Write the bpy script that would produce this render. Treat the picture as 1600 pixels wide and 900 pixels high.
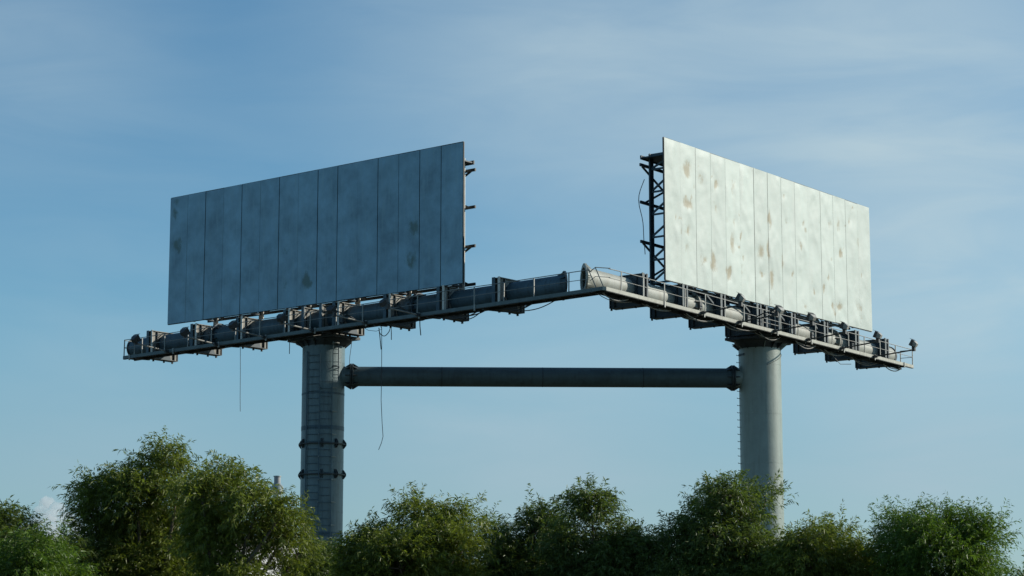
import bpy, bmesh, math, random
import numpy as np
from mathutils import Vector, noise

random.seed(7)
rng = np.random.default_rng(11)
for o in list(bpy.data.objects):
    bpy.data.objects.remove(o)
sc = bpy.context.scene
COL = sc.collection

# ------------------------------------------------------------------ camera
CAM_H = 2.0
F_PX = 3433.98            # focal length in pixels of the 1600 px wide photograph
PITCH = 0.16772457
cam_d = bpy.data.cameras.new('camera')
cam_d.sensor_width = 36.0
cam_d.lens = F_PX / 1600 * 36
cam_d.clip_start = 0.5
cam_d.clip_end = 20000
cam = bpy.data.objects.new('camera', cam_d)
cam.location = (0, 0, CAM_H)
cam.rotation_euler = (math.pi / 2 + PITCH, 0, 0)
COL.objects.link(cam)
sc.camera = cam
sc.view_settings.view_transform = 'Standard'
sc.view_settings.look = 'None'
sc.view_settings.exposure = 0.0
sc.view_settings.gamma = 1.0
sc.render.engine = 'CYCLES'
sc.cycles.volume_bounces = 8
sc.cycles.max_bounces = 14

# ------------------------------------------------------------------ sun and sky
SUN_AZ = math.radians(80)       # from the view axis (+Y) towards +X
SUN_EL = math.radians(25)
sun_d = bpy.data.lights.new('sun', 'SUN')
sun_d.energy = 5.0
sun_d.angle = math.radians(0.5)
sun_d.color = (1.0, 0.95, 0.84)
sun = bpy.data.objects.new('sun', sun_d)
sdir = Vector((math.sin(SUN_AZ) * math.cos(SUN_EL), math.cos(SUN_AZ) * math.cos(SUN_EL), math.sin(SUN_EL)))
sun.rotation_euler = (-sdir).to_track_quat('-Z', 'Y').to_euler()
sun.location = (60, 60, 80)
COL.objects.link(sun)

world = bpy.data.worlds.new('World')
sc.world = world
world.use_nodes = True
wt = world.node_tree
for n in list(wt.nodes):
    wt.nodes.remove(n)


def N(t, kind, **kw):
    n = t.nodes.new(kind)
    for k, v in kw.items():
        if k.startswith('i_'):
            n.inputs[k[2:].replace('_', ' ')].default_value = v
        else:
            setattr(n, k, v)
    return n


wo = N(wt, 'ShaderNodeOutputWorld')
bg = N(wt, 'ShaderNodeBackground')
bg.inputs['Strength'].default_value = 0.104
sky = N(wt, 'ShaderNodeTexSky', sky_type='NISHITA', sun_disc=False)
sky.sun_elevation = SUN_EL
sky.sun_rotation = SUN_AZ
sky.air_density = 1.0
sky.dust_density = 0.6
sky.ozone_density = 2.2
sky.altitude = 0
# thin high veil of cloud, streaky, mixed over the sky by direction
tc = N(wt, 'ShaderNodeTexCoord')
mp = N(wt, 'ShaderNodeMapping')
mp.inputs['Rotation'].default_value = (0, math.radians(-14), math.radians(0))
mp.inputs['Scale'].default_value = (3.0, 3.0, 13.0)
nz = N(wt, 'ShaderNodeTexNoise')
nz.inputs['Scale'].default_value = 2.6
nz.inputs['Detail'].default_value = 5
nz.inputs['Roughness'].default_value = 0.55
nz.inputs['Distortion'].default_value = 0.6
rp = N(wt, 'ShaderNodeValToRGB')
rp.color_ramp.elements[0].position = 0.36
rp.color_ramp.elements[0].color = (0, 0, 0, 1)
rp.color_ramp.elements[1].position = 0.78
rp.color_ramp.elements[1].color = (0.15, 0.15, 0.15, 1)
mp2 = N(wt, 'ShaderNodeMapping')
mp2.inputs['Scale'].default_value = (2.0, 2.0, 4.0)
mp2.inputs['Location'].default_value = (0.31, 0.0, 0.2)
nz2 = N(wt, 'ShaderNodeTexNoise')
nz2.inputs['Scale'].default_value = 1.7
nz2.inputs['Detail'].default_value = 3
rp2 = N(wt, 'ShaderNodeValToRGB')
rp2.color_ramp.elements[0].position = 0.35
rp2.color_ramp.elements[0].color = (0, 0, 0, 1)
rp2.color_ramp.elements[1].position = 0.75
rp2.color_ramp.elements[1].color = (1, 1, 1, 1)
mul = N(wt, 'ShaderNodeMath', operation='MULTIPLY')
mx = N(wt, 'ShaderNodeMixRGB', blend_type='MIX')
mx.inputs[2].default_value = (4.95, 6.2, 6.7, 1)
tint = N(wt, 'ShaderNodeMixRGB', blend_type='MULTIPLY')
tint.inputs[0].default_value = 1.0
tint.inputs[2].default_value = (0.735, 1.07, 1.15, 1)
L = wt.links.new
L(tc.outputs['Generated'], mp.inputs['Vector'])
L(mp.outputs[0], nz.inputs['Vector'])
L(nz.outputs['Fac'], rp.inputs[0])
L(tc.outputs['Generated'], mp2.inputs['Vector'])
L(mp2.outputs[0], nz2.inputs['Vector'])
L(nz2.outputs['Fac'], rp2.inputs[0])
L(rp.outputs[0], mul.inputs[0])
L(rp2.outputs[0], mul.inputs[1])
L(sky.outputs[0], tint.inputs[1])
# the veil is thicker towards the upper right and in a band over the gap
def cwin(px, py):
    c_, s_ = math.cos(PITCH), math.sin(PITCH)
    a_, b_ = (px - 800) / F_PX, (450 - py) / F_PX
    return Vector((a_, c_ - b_ * s_, s_ + b_ * c_)).normalized()


acc = None
for px_, py_, r_, k_ in ((1320, 110, 0.20, 0.52), (1560, 480, 0.14, 0.42), (780, 20, 0.13, 0.32), (850, 700, 0.13, 0.36), (1420, 790, 0.11, 0.28), (40, 20, 0.10, 0.2), (150, 720, 0.09, 0.14)):
    vs_ = N(wt, 'ShaderNodeVectorMath', operation='DISTANCE')
    vs_.inputs[1].default_value = cwin(px_, py_)
    L(tc.outputs['Generated'], vs_.inputs[0])
    mr = N(wt, 'ShaderNodeMapRange', interpolation_type='SMOOTHSTEP')
    mr.inputs[1].default_value = r_
    mr.inputs[2].default_value = 0.0
    mr.inputs[3].default_value = 0.0
    mr.inputs[4].default_value = k_
    L(vs_.outputs['Value'], mr.inputs[0])
    if acc is None:
        acc = mr.outputs[0]
    else:
        ad_ = N(wt, 'ShaderNodeMath', operation='ADD')
        L(acc, ad_.inputs[0])
        L(mr.outputs[0], ad_.inputs[1])
        acc = ad_.outputs[0]
mw = N(wt, 'ShaderNodeMath', operation='MULTIPLY')
mm_ = N(wt, 'ShaderNodeMapRange')
mm_.inputs[1].default_value = 0.3
mm_.inputs[2].default_value = 0.7
mm_.inputs[3].default_value = 0.74
mm_.inputs[4].default_value = 1.22
L(nz.outputs['Fac'], mm_.inputs[0])
L(acc, mw.inputs[0])
L(mm_.outputs[0], mw.inputs[1])
sm1 = N(wt, 'ShaderNodeMath', operation='ADD')
sm2 = N(wt, 'ShaderNodeMath', operation='ADD', use_clamp=True)
sm2.inputs[1].default_value = 0.0
L(mul.outputs[0], sm1.inputs[0])
L(mw.outputs[0], sm1.inputs[1])
L(sm1.outputs[0], sm2.inputs[0])
L(sm2.outputs[0], mx.inputs[0])
L(tint.outputs[0], mx.inputs[1])
# low band of duller air all round the horizon
sxyz = N(wt, 'ShaderNodeSeparateXYZ')
L(tc.outputs['Generated'], sxyz.inputs[0])
hz = N(wt, 'ShaderNodeMapRange', interpolation_type='SMOOTHSTEP')
hz.inputs[1].default_value = 0.165
hz.inputs[2].default_value = 0.075
hz.inputs[3].default_value = 0.0
hz.inputs[4].default_value = 0.38
L(sxyz.outputs['Z'], hz.inputs[0])
mh = N(wt, 'ShaderNodeMixRGB', blend_type='MIX')
mh.inputs[2].default_value = (2.65, 3.6, 4.9, 1)
L(hz.outputs[0], mh.inputs[0])
L(mx.outputs[0], mh.inputs[1])
L(mh.outputs[0], bg.inputs[0])
L(bg.outputs[0], wo.inputs[0])


# ------------------------------------------------------------------ helpers
def mat(name, col, rough=0.6, metal=0.0, var=0.15, scale=3.0, streak=None, bump=0.0, bump_scale=20.0, dirt=None):
    """painted or bare metal / masonry: colour broken up by noise, optional vertical streaks, dirt and relief"""
    m = bpy.data.materials.new(name)
    m.use_nodes = True
    t = m.node_tree
    b = t.nodes['Principled BSDF']
    b.inputs['Roughness'].default_value = rough
    b.inputs['Metallic'].default_value = metal
    g = N(t, 'ShaderNodeNewGeometry')
    n1 = N(t, 'ShaderNodeTexNoise')
    n1.inputs['Scale'].default_value = scale
    n1.inputs['Detail'].default_value = 6
    n1.inputs['Roughness'].default_value = 0.6
    t.links.new(g.outputs['Position'], n1.inputs['Vector'])
    r = N(t, 'ShaderNodeValToRGB')
    r.color_ramp.elements[0].position = 0.3
    r.color_ramp.elements[1].position = 0.7
    r.color_ramp.elements[0].color = tuple(c * (1 - var) for c in col) + (1,)
    r.color_ramp.elements[1].color = tuple(min(1, c * (1 + var)) for c in col) + (1,)
    t.links.new(n1.outputs['Fac'], r.inputs[0])
    cur = r.outputs[0]
    if streak:
        mpg = N(t, 'ShaderNodeMapping')
        mpg.inputs['Scale'].default_value = (2.6, 2.6, 0.22)
        t.links.new(g.outputs['Position'], mpg.inputs['Vector'])
        n2 = N(t, 'ShaderNodeTexNoise')
        n2.inputs['Scale'].default_value = 2.2
        n2.inputs['Detail'].default_value = 5
        t.links.new(mpg.outputs[0], n2.inputs['Vector'])
        r2 = N(t, 'ShaderNodeValToRGB')
        r2.color_ramp.elements[0].position = 0.5
        r2.color_ramp.elements[0].color = (0, 0, 0, 1)
        r2.color_ramp.elements[1].position = 0.72
        r2.color_ramp.elements[1].color = (streak[3],) * 3 + (1,)
        t.links.new(n2.outputs['Fac'], r2.inputs[0])
        mm = N(t, 'ShaderNodeMixRGB')
        mm.inputs[2].default_value = streak[:3] + (1,)
        t.links.new(r2.outputs[0], mm.inputs[0])
        t.links.new(cur, mm.inputs[1])
        cur = mm.outputs[0]
    if dirt:
        at = N(t, 'ShaderNodeAttribute', attribute_name='stain')
        n3 = N(t, 'ShaderNodeTexNoise')
        n3.inputs['Scale'].default_value = 4.5
        n3.inputs['Detail'].default_value = 8
        n3.inputs['Roughness'].default_value = 0.7
        mp3 = N(t, 'ShaderNodeMapping')
        mp3.inputs['Scale'].default_value = (1.0, 1.0, 0.55)
        t.links.new(g.outputs['Position'], mp3.inputs['Vector'])
        t.links.new(mp3.outputs[0], n3.inputs['Vector'])
        ma = N(t, 'ShaderNodeMath', operation='MULTIPLY_ADD')
        ma.inputs[1].default_value = 1.1
        t.links.new(n3.outputs['Fac'], ma.inputs[0])
        t.links.new(at.outputs['Fac'], ma.inputs[2])
        ml = N(t, 'ShaderNodeMapRange', interpolation_type='SMOOTHSTEP')
        ml.inputs[1].default_value = 0.74
        ml.inputs[2].default_value = 1.18
        ml.inputs[3].default_value = 0.0
        ml.inputs[4].default_value = 0.85
        t.links.new(ma.outputs[0], ml.inputs[0])
        oi = N(t, 'ShaderNodeObjectInfo')
        tn = N(t, 'ShaderNodeMapRange')
        tn.inputs[3].default_value = 0.93
        tn.inputs[4].default_value = 1.06
        t.links.new(oi.outputs['Random'], tn.inputs[0])
        tm = N(t, 'ShaderNodeVectorMath', operation='SCALE')
        t.links.new(cur, tm.inputs[0])
        t.links.new(tn.outputs[0], tm.inputs['Scale'])
        cur = tm.outputs[0]
        m3 = N(t, 'ShaderNodeMixRGB')
        m3.inputs[2].default_value = dirt + (1,)
        t.links.new(ml.outputs[0], m3.inputs[0])
        t.links.new(cur, m3.inputs[1])
        cur = m3.outputs[0]
    t.links.new(cur, b.inputs['Base Color'])
    if bump:
        n4 = N(t, 'ShaderNodeTexNoise')
        n4.inputs['Scale'].default_value = bump_scale
        n4.inputs['Detail'].default_value = 4
        t.links.new(g.outputs['Position'], n4.inputs['Vector'])
        bp = N(t, 'ShaderNodeBump')
        bp.inputs['Strength'].default_value = bump
        bp.inputs['Distance'].default_value = 0.05
        t.links.new(n4.outputs['Fac'], bp.inputs['Height'])
        t.links.new(bp.outputs[0], b.inputs['Normal'])
    return m


class MB:
    """collects shapes in world space; build() links them as one mesh object"""

    def __init__(self):
        self.v = []
        self.f = []

    def add(self, vs, fs):
        k = len(self.v)
        self.v += [Vector(p) for p in vs]
        self.f += [tuple(i + k for i in f) for f in fs]
        return self

    def hexa(self, c):          # 8 corners: bottom ring then top ring
        return self.add(c, [(0, 3, 2, 1), (4, 5, 6, 7), (0, 1, 5, 4), (1, 2, 6, 5), (2, 3, 7, 6), (3, 0, 4, 7)])

    def bar(self, p, q, w, h=None, up=(0, 0, 1)):     # square or flat bar from p to q
        p, q = Vector(p), Vector(q)
        h = h or w
        d = (q - p).normalized()
        s = d.cross(Vector(up))
        if s.length < 1e-3:
            s = d.cross(Vector((0, 1, 0)))
        s.normalize()
        u = s.cross(d)
        s, u = s * w / 2, u * h / 2
        return self.hexa([p - s - u, p + s - u, p + s + u, p - s + u, q - s - u, q + s - u, q + s + u, q - s + u])

    def tube(self, pts, r, n=8, cap=True):
        pts = [Vector(p) for p in pts]
        rs = r if isinstance(r, (list, tuple)) else [r] * len(pts)
        k = len(self.v)
        ref = None
        for i, p in enumerate(pts):
            d = (pts[min(i + 1, len(pts) - 1)] - pts[max(i - 1, 0)]).normalized()
            if ref is None:
                ref = Vector((0, 0, 1)) if abs(d.z) < 0.9 else Vector((1, 0, 0))
            a = d.cross(ref).normalized()
            b = a.cross(d)
            ref = b
            for j in range(n):
                t = 2 * math.pi * j / n
                self.v.append(p + (a * math.cos(t) + b * math.sin(t)) * rs[i])
        for i in range(len(pts) - 1):
            for j in range(n):
                a0, a1 = k + i * n + j, k + i * n + (j + 1) % n
                self.f.append((a0, a1, a1 + n, a0 + n))
        if cap:
            self.f.append(tuple(range(k, k + n))[::-1])
            self.f.append(tuple(range(k + (len(pts) - 1) * n, k + len(pts) * n)))
        return self

    def loft(self, rings, close=False, cap=False):
        k = len(self.v)
        n = len(rings[0])
        for r in rings:
            self.v += [Vector(p) for p in r]
        m = len(rings)
        for i in range(m if close else m - 1):
            for j in range(n):
                a, b = k + i * n, k + ((i + 1) % m) * n
                self.f.append((a + j, a + (j + 1) % n, b + (j + 1) % n, b + j))
        if cap:
            self.f.append(tuple(range(k, k + n))[::-1])
            self.f.append(tuple(range(k + (m - 1) * n, k + m * n)))
        return self

    def build(self, name, material, parent=None, smooth=None, origin=None, stain=None):
        vs = np.array([tuple(p) for p in self.v])
        o = Vector(origin) if origin is not None else Vector(vs.mean(0))
        me = bpy.data.meshes.new(name)
        me.from_pydata([tuple(Vector(p) - o) for p in self.v], [], self.f)
        bm = bmesh.new()
        bm.from_mesh(me)
        bmesh.ops.recalc_face_normals(bm, faces=bm.faces)
        bm.to_mesh(me)
        bm.free()
        if smooth:
            me.set_sharp_from_angle(angle=math.radians(smooth))
            for p in me.polygons:
                p.use_smooth = True
        else:
            for p in me.polygons:
                p.use_smooth = False
        if stain is not None:
            a = me.attributes.new('stain', 'FLOAT', 'POINT')
            a.data.foreach_set('value', stain)
        me.materials.append(material)
        ob = bpy.data.objects.new(name, me)
        COL.objects.link(ob)
        put(ob, o, parent)
        return ob


def world_loc(ob):
    p = Vector((0, 0, 0))
    while ob:
        p += ob.location
        ob = ob.parent
    return p


def put(ob, o, parent):
    if parent:
        ob.parent = parent
        ob.location = o - world_loc(parent)
    else:
        ob.location = o


def thing(name, label, cat, loc, group=None):
    o = bpy.data.objects.new(name, None)
    o.empty_display_size = 0.3
    o.location = loc
    COL.objects.link(o)
    o['label'] = label
    o['category'] = cat
    if group:
        o['group'] = group
    return o


def tag(o, label, cat, group=None, kind=None):
    if label:
        o['label'] = label
    if cat:
        o['category'] = cat
    if group:
        o['group'] = group
    if kind:
        o['kind'] = kind
    return o


# a wing of the V: u runs along the board from its inner edge outwards, v towards the viewer, z up from the board's foot
class Wing:
    def __init__(s, P, az):
        s.P = Vector((P[0], P[1], P[2] + CAM_H))
        s.d = Vector((math.sin(az), math.cos(az), 0))
        n = Vector((s.d.y, -s.d.x, 0))
        s.n = n if n.y < 0 else -n

    def __call__(s, u, v, z):
        return s.P + s.d * u + s.n * v + Vector((0, 0, z))

    def c(s, u, v, z):           # the carrying steel sags slightly towards the outer end
        return s(u, v, z - 0.010 * (u - 6))


WL = Wing((-2.73754832, 119.70467544, 20.55269583), -0.88527328)
WR = Wing((8.42589479, 118.63302633, 20.55269583), 0.64155953)
BW, BH = 24.1, 8.0
TV, TZ, TR = -1.15, -0.80, 0.60      # torsion tube axis and radius


def cp(px, py, y):
    """point of the view ray through a pixel of the 1600x900 photograph at distance y along the axis"""
    a, b = (px - 800) / F_PX, (450 - py) / F_PX
    c, s = math.cos(PITCH), math.sin(PITCH)
    k = y / (c - b * s)
    return Vector((a * k, y, (s + b * c) * k + CAM_H))


# ------------------------------------------------------------------ materials
M = {}
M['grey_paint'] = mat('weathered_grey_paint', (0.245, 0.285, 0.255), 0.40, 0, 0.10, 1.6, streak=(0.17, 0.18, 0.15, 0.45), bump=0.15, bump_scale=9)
M['grey_paint_shaded'] = mat('weathered_grey_paint_shaded', (0.105, 0.155, 0.165), 0.45, 0, 0.2, 1.3, streak=(0.06, 0.09, 0.095, 0.6), bump=0.15, bump_scale=9)  # grey column paint darkened and blued, the column's shade put into its colour
M['tie_paint'] = mat('dark_grey_green_paint', (0.056, 0.086, 0.094), 0.55, 0, 0.25, 0.9, streak=(0.035, 0.045, 0.045, 0.6))
M['tube_shade_blue'] = mat('shade_blue_tube_paint', (0.050, 0.090, 0.112), 0.55, 0, 0.25, 1.2, streak=(0.025, 0.038, 0.042, 0.7))  # tube paint of the unlit wing, its shade put into the dark blue
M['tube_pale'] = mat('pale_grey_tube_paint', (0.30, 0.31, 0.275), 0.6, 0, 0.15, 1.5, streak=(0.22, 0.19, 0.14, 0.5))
M['bracket_pale'] = mat('pale_bracket_paint', (0.22, 0.21, 0.18), 0.65, 0, 0.35, 2.5, streak=(0.07, 0.06, 0.045, 0.8))
M['bracket_dark'] = mat('dark_bracket_paint', (0.045, 0.062, 0.072), 0.6, 0, 0.25, 2.0)
M['steel_dark'] = mat('dark_steel', (0.032, 0.038, 0.04), 0.55, 0.2, 0.3, 4.0)
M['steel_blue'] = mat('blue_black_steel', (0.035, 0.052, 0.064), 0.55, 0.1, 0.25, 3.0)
M['truss_blue'] = mat('blue_grey_truss_paint', (0.055, 0.088, 0.108), 0.55, 0, 0.3, 2.5, streak=(0.05, 0.05, 0.045, 0.4))
M['post_pale'] = mat('pale_post_paint', (0.62, 0.58, 0.50), 0.6, 0, 0.15, 3.0)
M['galv'] = mat('galvanised_rail', (0.26, 0.26, 0.24), 0.5, 0.3, 0.25, 6.0)
M['galv_dark'] = mat('dull_rail', (0.17, 0.19, 0.18), 0.55, 0.2, 0.3, 6.0)
M['deck'] = mat('deck_plate', (0.05, 0.055, 0.055), 0.7, 0.1, 0.3, 3.0)
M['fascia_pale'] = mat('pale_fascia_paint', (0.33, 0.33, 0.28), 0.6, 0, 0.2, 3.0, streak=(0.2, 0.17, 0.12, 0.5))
M['fascia_shaded'] = mat('shaded_fascia_paint', (0.11, 0.145, 0.145), 0.6, 0, 0.2, 3.0)  # fascia paint again, darkened in colour for the wing out of the sun
M['sheet_shaded'] = mat('shaded_white_sheet', (0.22, 0.37, 0.455), 0.55, 0.0, 0.27, 0.75, streak=(0.27, 0.42, 0.47, 0.55), dirt=(0.09, 0.15, 0.13), bump=0.25, bump_scale=2.5)  # whitish sheet coloured blue-grey, so the board's shade sits in its base colour
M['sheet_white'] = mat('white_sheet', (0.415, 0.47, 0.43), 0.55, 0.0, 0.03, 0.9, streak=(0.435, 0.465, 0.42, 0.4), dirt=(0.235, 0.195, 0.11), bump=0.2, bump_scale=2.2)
M['backing'] = mat('sheet_backing', (0.05, 0.055, 0.06), 0.8)
M['lamp_body'] = mat('black_lamp_housing', (0.045, 0.045, 0.045), 0.5, 0.2, 0.2, 9.0)
M['lamp_cap'] = mat('pale_lamp_back', (0.34, 0.33, 0.30), 0.5, 0.2, 0.2, 9.0)
M['cable'] = mat('black_cable', (0.025, 0.025, 0.025), 0.6)
M['conduit'] = mat('grey_conduit', (0.27, 0.26, 0.24), 0.6)
M['bark'] = mat('bark', (0.11, 0.085, 0.06), 0.9, 0, 0.35, 9.0, bump=0.6, bump_scale=16)
M['render_white'] = mat('white_render', (0.60, 0.595, 0.57), 0.8, 0, 0.06, 0.6, streak=(0.6, 0.58, 0.54, 0.4))
M['vent_steel'] = mat('vent_steel', (0.30, 0.33, 0.33), 0.4, 0.4, 0.15, 2.0)
M['roof'] = mat('roof_sheet', (0.30, 0.30, 0.30), 0.7, 0, 0.15, 1.0)
M['soil'] = mat('ground_soil', (0.045, 0.05, 0.028), 0.95, 0, 0.35, 0.25)
glass = bpy.data.materials.new('lamp_glass')
glass.use_nodes = True
glass.node_tree.nodes['Principled BSDF'].inputs['Base Color'].default_value = (0.35, 0.36, 0.36, 1)
glass.node_tree.nodes['Principled BSDF'].inputs['Roughness'].default_value = 0.12


def leaf_mat(name, dark, light, scale):
    m = bpy.data.materials.new(name)
    m.use_nodes = True
    t = m.node_tree
    for n in list(t.nodes):
        t.nodes.remove(n)
    out = N(t, 'ShaderNodeOutputMaterial')
    g = N(t, 'ShaderNodeNewGeometry')
    r = N(t, 'ShaderNodeValToRGB')
    r.color_ramp.elements[0].color = dark + (1,)
    r.color_ramp.elements[1].color = light + (1,)
    e = r.color_ramp.elements.new(0.965)
    e.color = tuple(c * 1.05 for c in light) + (1,)
    r.color_ramp.elements[-1].color = (light[0] * 1.9, light[1] * 1.35, light[2] * 1.2, 1)
    nz_ = N(t, 'ShaderNodeTexNoise')
    nz_.inputs['Scale'].default_value = scale
    t.links.new(g.outputs['Position'], nz_.inputs['Vector'])
    mx_ = N(t, 'ShaderNodeMath', operation='MULTIPLY_ADD')
    mx_.inputs[1].default_value = 0.55
    ad = N(t, 'ShaderNodeMath', operation='MULTIPLY')
    ad.inputs[1].default_value = 0.55
    t.links.new(g.outputs['Random Per Island'], ad.inputs[0])
    t.links.new(nz_.outputs['Fac'], mx_.inputs[0])
    t.links.new(ad.outputs[0], mx_.inputs[2])
    t.links.new(mx_.outputs[0], r.inputs[0])
    p = N(t, 'ShaderNodeBsdfPrincipled')
    p.inputs['Roughness'].default_value = 0.40
    p.inputs['Specular IOR Level'].default_value = 0.32
    tr = N(t, 'ShaderNodeBsdfTranslucent')
    ms = N(t, 'ShaderNodeMixShader')
    ms.inputs[0].default_value = 0.38
    hs = N(t, 'ShaderNodeMixRGB', blend_type='MULTIPLY')
    hs.inputs[0].default_value = 1.0
    hs.inputs[2].default_value = (1.25, 1.35, 0.6, 1)
    t.links.new(r.outputs[0], p.inputs['Base Color'])
    t.links.new(r.outputs[0], hs.inputs[1])
    t.links.new(hs.outputs[0], tr.inputs['Color'])
    t.links.new(p.outputs[0], ms.inputs[1])
    t.links.new(tr.outputs[0], ms.inputs[2])
    t.links.new(ms.outputs[0], out.inputs[0])
    return m


M['leaf_olive'] = leaf_mat('olive_leaves', (0.040, 0.060, 0.010), (0.215, 0.250, 0.046), 0.7)
M['leaf_bright'] = leaf_mat('fresh_green_leaves', (0.034, 0.066, 0.010), (0.145, 0.225, 0.036), 0.8)
M['leaf_dark'] = leaf_mat('deep_green_leaves', (0.030, 0.050, 0.012), (0.150, 0.195, 0.050), 0.7)

# ------------------------------------------------------------------ ground
g = MB()
g.add([(-9000, -3000, 0), (9000, -3000, 0), (9000, 15000, 0), (-9000, 15000, 0)], [(0, 1, 2, 3)])
tag(g.build('ground', M['soil'], origin=(0, 0, 0)), None, None, kind='structure')

# ------------------------------------------------------------------ billboards
STAINS_R = [(145, 175, 17, 34, .55), (150, 320, 20, 26, .6), (150, 430, 14, 30, .45), (150, 520, 16, 26, .3), (268, 243, 9, 24, .75),
            (268, 340, 14, 34, .35), (258, 572, 13, 34, .6), (342, 250, 12, 40, .3), (345, 400, 8, 30, .45), (340, 490, 12, 40, .5),
            (324, 620, 14, 28, .65), (380, 600, 8, 24, .3), (496, 392, 7, 40, .75), (460, 525, 16, 34, .5), (492, 520, 7, 44, .55),
            (506, 645, 10, 34, .9), (465, 625, 14, 12, .6), (552, 570, 6, 30, .4), (800, 535, 10, 28, .65), (790, 410, 12, 26, .35),
            (755, 415, 12, 26, .35), (795, 755, 18, 22, .6), (770, 770, 7, 20, .6), (872, 490, 7, 44, .35), (875, 760, 9, 34, .35),
            (850, 340, 14, 8, .4), (205, 220, 18, 22, .35), (213, 550, 20, 28, .3), (500, 740, 8, 16, .35), (178, 240, 8, 20, .4)]
_r = random.Random(5)
for _ in range(46):
    _x = _r.uniform(90, 900)
    _y = _r.uniform(.12, .93)
    STAINS_R.append((_x, 45 + (_x - 50) * .345 + _y * (595 - (_x - 50) * .075), _r.uniform(3, 7), _r.uniform(8, 24), _r.uniform(.25, .6)))
STAINS_L = [(95, 370, 18, 34, .7), (105, 518, 24, 36, .75), (100, 320, 14, 20, .6), (575, 550, 22, 24, .45), (570, 690, 16, 34, .45),
            (675, 668, 22, 34, .95), (1145, 440, 26, 46, .75), (1130, 580, 24, 32, .7), (1060, 460, 30, 16, .4), (320, 620, 18, 30, .35), (640, 400, 24, 60, .25)]


def px_on_board(w, px, py):
    r = cp(px, py, 100) - Vector((0, 0, CAM_H))
    P = w.P - Vector((0, 0, CAM_H))
    t = P.dot(w.n) / r.dot(w.n)
    q = r * t - P
    return q.dot(w.d), q.z


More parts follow.
